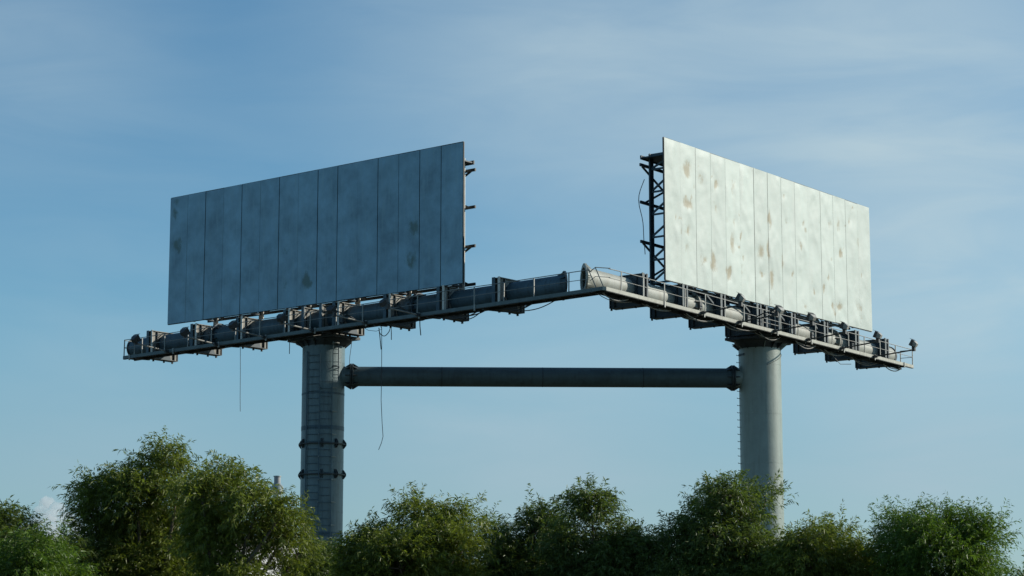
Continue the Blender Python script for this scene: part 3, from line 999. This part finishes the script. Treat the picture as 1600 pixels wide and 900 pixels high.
# corner piece of the deck, part of the sunlit catwalk
a0, b0 = WL.c(-9.6, DV1, DZ), WR.c(-7.3, DV1, DZ)
a1, b1 = WL.c(-9.6, DV0, DZ), WR.c(-7.3, DV0, DZ)
cn = MB()
cn.add([p + Vector((0, 0, dz)) for dz in (-.06, -.012) for p in (a0, APEX, b0, b1, a1)], [(4, 3, 2, 1, 0), (5, 6, 7, 8, 9)] + [(i, (i + 1) % 5, (i + 1) % 5 + 5, i + 5) for i in range(5)])
cn.build('corner_plate', M['deck'], cwR)
for p, q_ in ((a0, APEX), (APEX, b0)):
    MB().bar(p + Vector((0, 0, -.10)), q_ + Vector((0, 0, -.10)), .06, .19).build('corner_channel', M['fascia_shaded'] if p is a0 else M['fascia_pale'], cwR)
for z, r in ((1.0, .024), (.52, .018)):
    MB().tube([a0 + Vector((0, 0, z - .12)), APEX + Vector((-.35, 0, z)), b0 + Vector((.25, .3, z + .02))], r, 6).build('corner_rail', M['galv_dark'], cwR)
for dx in (-.75, -.35):
    MB().bar(APEX + Vector((dx + .45, .1, -.1)), APEX + Vector((dx, .1, 1.0)), .045, .045).build('railing_post', M['galv_dark'], cwR)

# cage of uprights on the sunlit catwalk in front of the column
cage = thing('railing_cage', 'cluster of pale upright bars on the sunlit catwalk above the smooth column', 'railing', WR.c(11.5, .6, DZ))
for u, h in ((9.5, 1.1), (9.85, 1.05), (10.25, 1.3), (10.9, 1.2), (11.3, 1.0), (12.6, .9)):
    MB().bar(WR.c(u, .55, DZ), WR.c(u, .55, DZ + h), .05, .05).build('upright', M['galv'], cage)
for h in (.42, .95):
    MB().tube([WR.c(9.5, .55, DZ + h), WR.c(11.3, .55, DZ + h)], .022, 6).build('cross_rail', M['galv'], cage)

# ------------------------------------------------------------------ floodlights
ORD = ['outermost', 'second', 'third', 'fourth', 'fifth', 'innermost']


def flood(w, u, v_tip, ztip, label, yaw, tilt, broken, rail_m, group):
    b = w.c(u, DV1 + .06, DZ - .12)
    t = w(u, v_tip, ztip)
    root = thing('floodlight', label, 'floodlight', b, group)
    MB().tube([b, b + (t - b) * .5, t], .045, 6).build('arm', rail_m, root)
    MB().bar(b - w.n * .1, b + w.n * .22, .16, .16).build('clamp', M['steel_dark'], root)
    if broken:
        MB().tube([b + (t - b) * .3, b + (t - b) * .62 + Vector((0, 0, .22)), t + Vector((0, 0, .35)) + w.d * .3], .035, 6).build('bent_arm', M['steel_dark'], root)
    # head: trapezoid housing tipped back towards the board
    f = (-w.n * math.cos(tilt) + Vector((0, 0, 1)) * math.sin(tilt) + w.d * yaw).normalized()     # throws light this way
    s = f.cross(Vector((0, 0, 1))).normalized()
    up = s.cross(f)
    c = t + Vector((0, 0, .24 if w is WL else .38))
    if broken:
        c = t + Vector((0, 0, .28)) + w.d * .25
    MB().bar(t - Vector((0, 0, .08)), t + Vector((0, 0, .20)), .17, .20, up=w.n).build('bracket', M['lamp_body'], root)
    hb = MB()
    W_, H_, D_ = .26, .20, .16
    fr = [c + f * D_ + s * a * W_ + up * b_ * H_ for a, b_ in ((-1, -1), (1, -1), (1, 1), (-1, 1))]
    md = [c - f * .02 + s * a * W_ * .95 + up * b_ * H_ * .95 for a, b_ in ((-1, -1), (1, -1), (1, 1), (-1, 1))]
    hb.loft([md, fr], cap=True)
    head = hb.build('lamp_housing', M['lamp_body'], root)
    bkm = MB()
    bk = [c - f * .24 + s * a * W_ * .5 + up * b_ * H_ * .5 for a, b_ in ((-1, -1), (1, -1), (1, 1), (-1, 1))]
    bkm.loft([bk, [p - f * .002 for p in md]], cap=True)
    bkm.build('lamp_back', M['lamp_cap'] if w is WR else M['lamp_body'], head)
    gl = MB()
    gl.add([c + f * (D_ + .006) + s * a * W_ * .88 + up * b_ * H_ * .85 for a, b_ in ((-1, -1), (1, -1), (1, 1), (-1, 1))], [(0, 1, 2, 3)])
    gl.build('lamp_glass', glass, head)
    vz = MB()
    q0 = [c + f * D_ + s * a * W_ + up * H_ * 1.02 for a in (-1, 1)]
    q1 = [c + f * (D_ + .14) + s * a * W_ * .96 + up * H_ * .95 for a in (-1, 1)]
    vz.hexa([q0[0], q0[1], q1[1], q1[0]] + [p + up * .015 for p in (q0[0], q0[1], q1[1], q1[0])])
    vz.build('visor', M['lamp_body'], head)
    for a in (-1, 1):
        MB().bar(t + s * a * (W_ + .03) + Vector((0, 0, .16)), c + s * a * (W_ + .03), .03, .06).build('yoke', M['lamp_body'], head)
    return root


LU = [22.74, 18.4, 14.27, 10.34, 6.16, 2.15]
RU = [22.2, 17.95, 13.77, 9.85, 5.9, 1.96]
for i, u in enumerate(LU):
    if i in (4, 5):
        lab = ('fifth black floodlight from the outer end of the shaded catwalk, its arm bent',
               'innermost black floodlight of the shaded catwalk, hanging damaged near its inner bracket')[i - 4]
    else:
        lab = ('outermost black floodlight of the shaded catwalk, by the end railing', 'second black floodlight from the outer end of the shaded catwalk',
               'third black floodlight from the outer end of the shaded catwalk', 'fourth floodlight from the outer end of the shaded catwalk, just before the laddered column')[i]
    flood(WL, u + .1, 3.65, -1.60 - .004 * u, lab, random.uniform(-.2, .2), .55 + random.uniform(-.1, .15), i in (4, 5), M['galv'], 'floodlights on arms along the shaded catwalk')
rl = ['outermost floodlight of the sunlit catwalk, standing alone at the end railing',
      'second floodlight from the outer end of the sunlit catwalk',
      'third floodlight from the outer end of the sunlit catwalk, under the white board corner',
      'fourth floodlight from the outer end of the sunlit catwalk, before the smooth column',
      'tipped damaged floodlight of the sunlit catwalk, above the smooth column',
      'innermost floodlight of the sunlit catwalk, on the inner side of the smooth column']
for i, u in enumerate(RU):
    flood(WR, u, 3.55 + (.25 if i == 0 else 0), -1.48 - .010 * u, rl[i], random.uniform(-.15, .15), .5 + random.uniform(-.1, .15), i == 4, M['steel_dark'], 'floodlights on arms along the sunlit catwalk')


# ------------------------------------------------------------------ loose cables
def cable(pts, r, label, m=None):
    pts = [Vector(p) for p in pts]
    ob = MB().tube(pts, r, 5).build('hanging_cable', m or M['cable'], None, smooth=60, origin=pts[0])
    tag(ob, label, 'cable', 'loose cables hanging from the billboards')
    return ob


def dl(w, px):                   # depth of the deck edge under a given photograph column
    best = min((abs((lambda p: 800 + F_PX * p.x / (p.y * math.cos(PITCH) + (p.z - CAM_H) * math.sin(PITCH)))(w.c(u, .6, DZ)) - px), u) for u in np.arange(-9, 28, .1))
    return w.c(best[1], .6, DZ).y


y = dl(WL, 375)
cable([cp(375.5, 541, y), cp(375.6, 580, y), cp(375.2, 620, y), cp(375.4, 643, y)], .016, 'long straight thin cable hanging from the outer half of the shaded catwalk')
y = dl(WL, 452)
cable([cp(452.3, 524, y), cp(452.5, 540, y), cp(452.2, 553, y)], .022, 'short cable end hanging just outside the laddered column')
y = dl(WL, 596)
cable([cp(596, 496, y), cp(596.5, 530, y), cp(596.3, 580, y), cp(595.5, 625, y), cp(597, 660, y), cp(598.5, 682, y), cp(596, 692, y), cp(591.5, 703, y)], .018, 'longest thin cable hanging past the tie tube with a curled end')
cable([cp(592, 512, y), cp(593.5, 525, y), cp(595.5, 546, y)], .026, 'short doubled cable beside the longest hanging cable')
y = dl(WL, 607)
cable([cp(592, 516, y)] + [cp(592 + 18 * t, 516 + 11 * math.sin(math.pi * (t * .85 + .08)) - 4 * t, y) for t in np.linspace(.1, .9, 7)] + [cp(611, 508, y), cp(611.5, 520, y), cp(611.5, 531, y)], .024, 'cable sagging in a loop under the shaded catwalk beside the tie tube column')
cable([cp(566, 510, y), cp(575, 516, y), cp(588, 517.5, y), cp(597, 514, y), cp(592, 507, y)], .014, 'thin slack wire just under the shaded catwalk near the laddered column')
y = dl(WL, 656)
cable([cp(655.8, 496, y), cp(656.2, 510, y), cp(657.5, 524, y)], .028, 'short thick cable end below the tube flange of the shaded beam')
y = pl.y - 1.0
cable([cp(550, 526, y), cp(549, 540, y), cp(546.5, 558, y), cp(546, 570, y)], .016, 'short wire dangling beside the top of the laddered column above the tie tube')
y = dl(WL, 742)
cable([cp(716 + 38 * t, 497 - 12 * t + 7 * math.sin(math.pi * t), y) for t in np.linspace(0, 1, 9)], .028, 'slack cable under the shaded catwalk between its last two brackets')
y = dl(WL, 835)
cable([cp(812 + 58 * t, 486 - 18 * t + 5 * math.sin(math.pi * t), y) for t in np.linspace(0, 1, 9)], .028, 'slack cable under the shaded catwalk near the open tube end')
y = WL.c(-9.2, .6, DZ).y
cable([cp(888, 466, y), cp(905, 463.5, y), cp(922, 457, y)], .016, 'thin wire below the corner where the two catwalks meet')
y = dl(WR, 1310)
cable([cp(1297, 547, y), cp(1303, 558, y), cp(1313, 569, y), cp(1330, 569, y)], .020, 'pale frayed cable trailing below the outer half of the sunlit catwalk', M['conduit'])
p0, p1 = WR(1.55, -2.35, 6.2), WR(1.55, -2.35, 1.9)
cable([p0 + (p1 - p0) * t + WR.n * (-.28 * math.sin(math.pi * t)) * (1 + .35 * math.sin(9 * t)) - WR.d * (.22 * math.sin(2 * math.pi * t)) for t in np.linspace(0, 1, 15)], .022, 'tangled cable looping down the open truss at the edge of the white billboard', M['steel_blue'])

# ------------------------------------------------------------------ building and vent far behind the trees
BY = 230.0
b0 = cp(318, 845, BY)
b1 = cp(478, 845, BY)
bh = b0.z
bld = thing('building', 'low white rendered building glimpsed through gaps in the trees beside the laddered column', 'building', ((b0.x + b1.x) / 2, BY, 0))
fd = Vector((math.cos(math.radians(52)), math.sin(math.radians(52)), 0))      # front wall runs back to the right, so its face meets the sun
sd = Vector((-fd.y, fd.x, 0))
c0 = Vector((b0.x, BY - 2, 0))
ln = (b1.x - b0.x) / fd.x
crn = [c0, c0 + fd * ln, c0 + fd * ln + sd * 9, c0 + sd * 9]
MB().hexa(crn + [p + Vector((0, 0, bh)) for p in crn]).build('wall', M['render_white'], bld)
rc = [c0 - fd * .3 - sd * .3, c0 + fd * (ln + .3) - sd * .3, c0 + fd * (ln + .3) + sd * 9.3, c0 - fd * .3 + sd * 9.3]
MB().hexa([p + Vector((0, 0, bh + .004)) for p in rc] + [p + Vector((0, 0, bh + .35)) for p in rc]).build('roof', M['roof'], bld)
for k in range(4):
    p = c0 + fd * (1.6 + k * 2.6) - sd * .03
    MB().bar(p + Vector((0, 0, bh * .45)), p + fd * 1.2 + Vector((0, 0, bh * .45)), .06, 1.3).build('window', M['backing'], bld)
# ventilation stack
vp = cp(431, 835, BY)
vz0 = bh + .35
ztop = cp(431, 743, BY).z
stk = thing('vent_stack', 'grey metal vent stack with wider pale collar poking above the tree top', 'vent stack', (vp.x, BY + .5, vz0))
vc = Vector((vp.x, BY + .5, 0))
zc = cp(431, 757, BY).z
MB().loft([circ(vc, .42, vz0, 20), circ(vc, .42, zc - 1.0, 20)], cap=True).build('pipe', M['vent_steel'], stk, smooth=40)
MB().loft([circ(vc, .42, zc - 1.0, 20), circ(vc, .66, zc - .75, 20), circ(vc, .66, zc - .2, 20), circ(vc, .36, zc + .15, 20)], cap=True).build('collar', M['vent_steel'], stk, smooth=40)
MB().loft([circ(vc, .34, zc + .15, 20), circ(vc, .34, ztop - .1, 20)], cap=True).build('spout', M['roof'], stk, smooth=40)
MB().loft([circ(vc, .42, ztop - .1, 20), circ(vc, .42, ztop, 20)], cap=True).build('rim', M['vent_steel'], stk, smooth=40)

# ------------------------------------------------------------------ small cumulus low on the horizon
cm = bpy.data.materials.new('cloud_white')
cm.use_nodes = True
ct = cm.node_tree
for n in list(ct.nodes):
    if n.type == 'BSDF_PRINCIPLED':
        ct.nodes.remove(n)
pv = N(ct, 'ShaderNodeVolumePrincipled')
pv.inputs['Color'].default_value = (0.97, 0.97, 0.97, 1)
pv.inputs['Density'].default_value = 0.035
pv.inputs['Anisotropy'].default_value = 0.3
ct.links.new(pv.outputs[0], ct.nodes['Material Output'].inputs['Volume'])
CY = 4200.0
cc = cp(80, 800, CY)
cl_m = MB()
bm = bmesh.new()
for x, y_, r in ((74, 788, 14), (64, 800, 12), (90, 796, 13), (82, 812, 20), (60, 815, 16), (104, 812, 15), (45, 830, 14), (118, 830, 16), (80, 840, 26)):
    p = cp(x, y_, CY)
    rr = r / F_PX * CY
    t = bmesh.ops.create_icosphere(bm, subdivisions=4, radius=1)
    for v in t['verts']:
        d = v.co.copy()
        k = 1 + .20 * noise.fractal(d * 2.2 + Vector((x, y_, 0)), 1.0, 2.0, 4)
        v.co = p - cc + Vector((d.x * rr, d.y * rr, d.z * rr * .9)) * k
me = bpy.data.meshes.new('cloud')
bm.to_mesh(me)
bm.free()
me.materials.append(cm)
for p in me.polygons:
    p.use_smooth = True
ob = bpy.data.objects.new('cloud', me)
ob.location = cc
COL.objects.link(ob)
tag(ob, 'small white cumulus cloud low behind the trees at the far end', 'cloud', kind='stuff')

# ------------------------------------------------------------------ trees
def leaves_mesh(name, anchors, dirs, per, length, leaf, material, parent, droop):
    """sprays: arching twigs that droop at the tip, hung with narrow leaves (one folded blade per leaf)"""
    n = len(anchors)
    A = np.repeat(anchors, per, 0)
    D = np.repeat(dirs, per, 0)
    Ls = np.repeat(rng.uniform(.6, 1.25, n) * length, per)[:, None]
    dr = np.repeat(rng.uniform(.5, 1.3, n) * droop, per)[:, None]
    t = np.tile(np.linspace(.12, 1, per), n)[:, None] + rng.uniform(-.03, .03, (n * per, 1))
    down = np.array([[0, 0, -1.0]])
    P = A + D * Ls * t + down * dr * Ls * t * t
    T = D + 2 * down * dr * t
    T /= np.linalg.norm(T, axis=1, keepdims=True)
    R = rng.normal(size=(n * per, 3))
    R -= T * (R * T).sum(1, keepdims=True)
    R /= np.linalg.norm(R, axis=1, keepdims=True)
    ld = T * .75 + R * .75 + down * .40
    ld /= np.linalg.norm(ld, axis=1, keepdims=True)
    sd_ = np.cross(ld, rng.normal(size=(n * per, 3)))
    sd_ /= np.linalg.norm(sd_, axis=1, keepdims=True)
    ll = (leaf * rng.uniform(.65, 1.25, (n * per, 1)))
    ww = ll * rng.uniform(.075, .115, (n * per, 1))
    nrm = np.cross(ld, sd_)
    v0 = P
    v1 = P + ld * ll * .45 + sd_ * ww + nrm * ww * .5
    v2 = P + ld * ll + down * ll * .12
    v3 = P + ld * ll * .45 - sd_ * ww + nrm * ww * .5
    V = np.stack([v0, v1, v2, v3], 1).reshape(-1, 3)
    o = np.array(world_loc(parent))
    m = len(V) // 4
    me = bpy.data.meshes.new(name)
    me.vertices.add(len(V))
    me.vertices.foreach_set('co', (V - o).ravel())
    idx = np.arange(m * 4).reshape(-1, 4)
    tri = np.concatenate([idx[:, [0, 1, 2]], idx[:, [0, 2, 3]]], 1).reshape(-1)
    me.loops.add(len(tri))
    me.loops.foreach_set('vertex_index', tri)
    me.polygons.add(m * 2)
    me.polygons.foreach_set('loop_start', np.arange(0, m * 6, 3))
    me.polygons.foreach_set('loop_total', np.full(m * 2, 3))
    me.update()
    me.validate()
    me.materials.append(material)
    ob = bpy.data.objects.new(name, me)
    COL.objects.link(ob)
    ob.parent = parent
    ob['kind'] = 'stuff'
    return m


TOTAL = [0]


def tree(label, depth, lobes, material, leaf=.125, dens=1.0, trunk_x=None, skirt=3.35, clump=.44, droop=.42, length=.46, dy=15):
    """lobes: (px, py, rx, ry[, density]) of the crown's masses in the photograph, set at their own distances about depth"""
    cx = sum(l[0] * l[2] for l in lobes) / sum(l[2] for l in lobes)
    base = cp(trunk_x or cx, 880, depth)
    base.z = 0
    root = thing('tree', label, 'tree', base, 'trees in front of the billboards')
    anchors, dirs, twigs = [], [], MB()
    ms = F_PX / (depth * 1.005)
    lobes = [(l[0], l[1] + dy, max(9, l[2] - 5), max(8, l[3] - 6)) + tuple(l[4:]) for l in lobes]
    fork = Vector((base.x, base.y, 2.0))
    tr = MB()
    lean = Vector((random.uniform(-.15, .15), random.uniform(-.15, .15), 0))
    tr.tube([base, base + Vector((0, 0, .35)) + lean * .2, base + Vector((0, 0, 1.2)) + lean, fork + lean], [.26, .19, .16, .15], 10)
    tr.build('trunk', M['bark'], root, smooth=60)
    fork = fork + lean
    low = []
    zs_ = [cp(l[0], l[1] + l[3], depth).z for l in lobes]
    xs = [cp(l[0], l[1], depth).x for l in lobes]
    # lower, hidden skirts of the crown
    for i in range(4):
        x = min(xs) + (max(xs) - min(xs)) * (i + .5) / 4
        low.append((Vector((x, depth + random.uniform(-.6, .6), skirt + random.uniform(-.3, .3))), max(.8, (max(xs) - min(xs)) / 4), 1.0, 1.0))
    allb = []
    for l in lobes:
        d = depth + random.uniform(-.7, .7)
        c = cp(l[0], l[1], d)
        allb.append((c, l[2] / ms, l[3] / ms, l[4] if len(l) > 4 else 1.0))
    for c, rx, rz, k in allb + low:
        ry = rx * .75
        # limb to the lobe
        mid = fork.lerp(c, .5) + Vector((random.uniform(-.2, .2), random.uniform(-.2, .2), random.uniform(-.1, .25)))
        limb = MB().tube([fork, fork.lerp(mid, .5) + Vector((random.uniform(-.08, .08), 0, -.1)), mid, mid.lerp(c, .6), c], [.085, .07, .055, .04, .025], 6)
        limb.build('branch', M['bark'], root, smooth=60)
        # clumps over the lobe
        nc = max(5, int(14 * (rx * rz) / (clump * clump) * .42))
        for _ in range(nc):
            dv = rng.normal(size=3)
            dv /= np.linalg.norm(dv)
            if dv[2] < -.45 and rng.random() < .6:
                dv[2] *= -1
            f = rng.random() ** .45 * .96
            cc_ = np.array(c) + dv * f * np.array([rx, ry, rz])
            cr_ = clump * rng.uniform(.42, 1.28)
            if rng.random() < .8:
                e = Vector(cc_)
                m1 = c.lerp(e, .55) + Vector((random.uniform(-.1, .1), random.uniform(-.1, .1), random.uniform(-.05, .15)))
                twigs.tube([c.lerp(e, .05), m1, e, e + Vector(dv * [1, 1, .6]) * cr_ * .6 + Vector((0, 0, .12))], [.02, .014, .009, .004], 3, cap=False)
            ns = max(2, int(58 * k * dens * (cr_ / .42) ** 2))
            a = rng.normal(size=(ns, 3))
            a /= np.linalg.norm(a, axis=1, keepdims=True)
            rad = rng.random((ns, 1)) ** .5 * cr_ * .75
            pos = cc_ + a * rad
            dd = a * .55 + dv * .45 + np.array([0, 0, .55]) + rng.normal(size=(ns, 3)) * .25
            dd /= np.linalg.norm(dd, axis=1, keepdims=True)
            anchors.append(pos)
            dirs.append(dd)
            no = max(1, int(9 * k * dens * (cr_ / .42)))          # a few looser sprays reach out of each clump
            a = rng.normal(size=(no, 3)) + dv * .8 + np.array([0, 0, .25])
            a /= np.linalg.norm(a, axis=1, keepdims=True)
            anchors.append(cc_ + a * cr_ * rng.uniform(.75, 1.15, (no, 1)))
            dd = a * .8 + np.array([0, 0, .35]) + rng.normal(size=(no, 3)) * .3
            dirs.append(dd / np.linalg.norm(dd, axis=1, keepdims=True))
    t_ = twigs.build('twigs', M['bark'], root, smooth=None)
    t_['kind'] = 'stuff'
    A, D = np.concatenate(anchors), np.concatenate(dirs)
    TOTAL[0] += leaves_mesh('crown', A, D, 13, length, leaf, material, root, droop)
    return root


tree('bright fresh-green tree low at the far left corner in front of an olive tree', 43, [(0, 892, 70, 40), (62, 896, 50, 34), (100, 900, 24, 28), (40, 868, 38, 24)], M['leaf_bright'], leaf=.115, skirt=2.4)
tree('olive tree cut by the left edge of the picture, behind the bright fresh-green tree', 50, [(-25, 840, 50, 45), (20, 838, 38, 38), (50, 862, 32, 30), (96, 876, 28, 22, .6)], M['leaf_dark'], dy=2)
tree('tallest airy olive tree, its pointed top rising left of the laddered column', 52,
     [(238, 728, 42, 38, .8), (215, 770, 70, 40), (160, 770, 36, 32, .85), (275, 765, 40, 34, .8), (140, 808, 28, 28), (200, 820, 80, 40), (285, 815, 50, 38), (165, 860, 58, 40), (250, 870, 75, 40)], M['leaf_olive'], dy=14)
tree('broad olive tree with sparse gaps, overlapping the foot of the laddered column', 49,
     [(365, 765, 42, 34, .8), (330, 795, 42, 36), (316, 778, 38, 30), (402, 790, 45, 36), (430, 815, 36, 38), (365, 825, 55, 38), (444, 832, 20, 26, .9), (425, 828, 42, 14, .7), (335, 845, 40, 26, .9), (390, 868, 34, 16, .35), (466, 860, 10, 24, .4), (440, 908, 44, 10, .25), (340, 890, 30, 24, .6)], M['leaf_olive'], dy=5, skirt=2.5, trunk_x=335)
tree('small dark shrubby tree at the foot of the laddered column', 56, [(500, 880, 40, 26), (525, 870, 28, 24), (480, 895, 30, 20)], M['leaf_dark'], leaf=.115)
tree('rounded olive tree standing just right of the laddered column', 51,
     [(662, 795, 46, 28, .85), (712, 800, 26, 28, .8), (606, 834, 42, 26), (670, 835, 66, 34), (570, 832, 20, 16, .45), (565, 858, 32, 32), (625, 865, 60, 38), (712, 845, 32, 36), (700, 885, 50, 26)], M['leaf_olive'], dy=23)
tree('dark bushy tree between the two rounded trees under the middle of the tie tube', 53,
     [(778, 825, 30, 26, .8), (835, 808, 36, 26, .75), (850, 835, 44, 34), (790, 860, 44, 36), (840, 878, 60, 34), (775, 892, 20, 20)], M['leaf_dark'], dy=16)
tree('tree with a tight round knob of foliage on top, right of the picture centre', 51,
     [(925, 780, 42, 25), (930, 805, 44, 24), (895, 830, 46, 34), (955, 845, 48, 36), (1000, 850, 32, 22), (905, 878, 60, 34), (985, 885, 50, 26)], M['leaf_dark'], dy=24)
tree('tall dark tree hiding the foot of the smooth column', 50,
     [(1135, 765, 46, 26, .8), (1100, 790, 28, 26, .75), (1145, 795, 34, 28), (1196, 768, 15, 15, .2), (1128, 822, 48, 32), (1066, 832, 28, 20, .8), (1080, 865, 40, 30), (1150, 860, 60, 40), (1158, 872, 34, 28), (1130, 893, 60, 24)], M['leaf_dark'])
tree('low green tree between the smooth column and the broad domed tree', 49,
     [(1248, 828, 40, 30), (1292, 842, 38, 28), (1325, 862, 26, 24, .8), (1240, 866, 32, 30), (1275, 875, 55, 30), (1345, 890, 36, 22), (1210, 890, 40, 22)], M['leaf_olive'], leaf=.115)
tree('broad domed green tree at the far right end of the row', 48,
     [(1440, 818, 56, 26), (1395, 828, 36, 30), (1495, 816, 38, 24), (1530, 830, 24, 20, .9), (1460, 850, 85, 36), (1395, 862, 38, 34), (1518, 862, 34, 32), (1445, 890, 85, 28), (1530, 892, 24, 20)], M['leaf_bright'], leaf=.105, droop=.28, skirt=2.6)
tree('low shrubby treetop in the bottom right corner', 47, [(1592, 916, 28, 14), (1625, 910, 36, 20)], M['leaf_bright'], leaf=.105, skirt=2.3)
print('LEAVES', TOTAL[0])
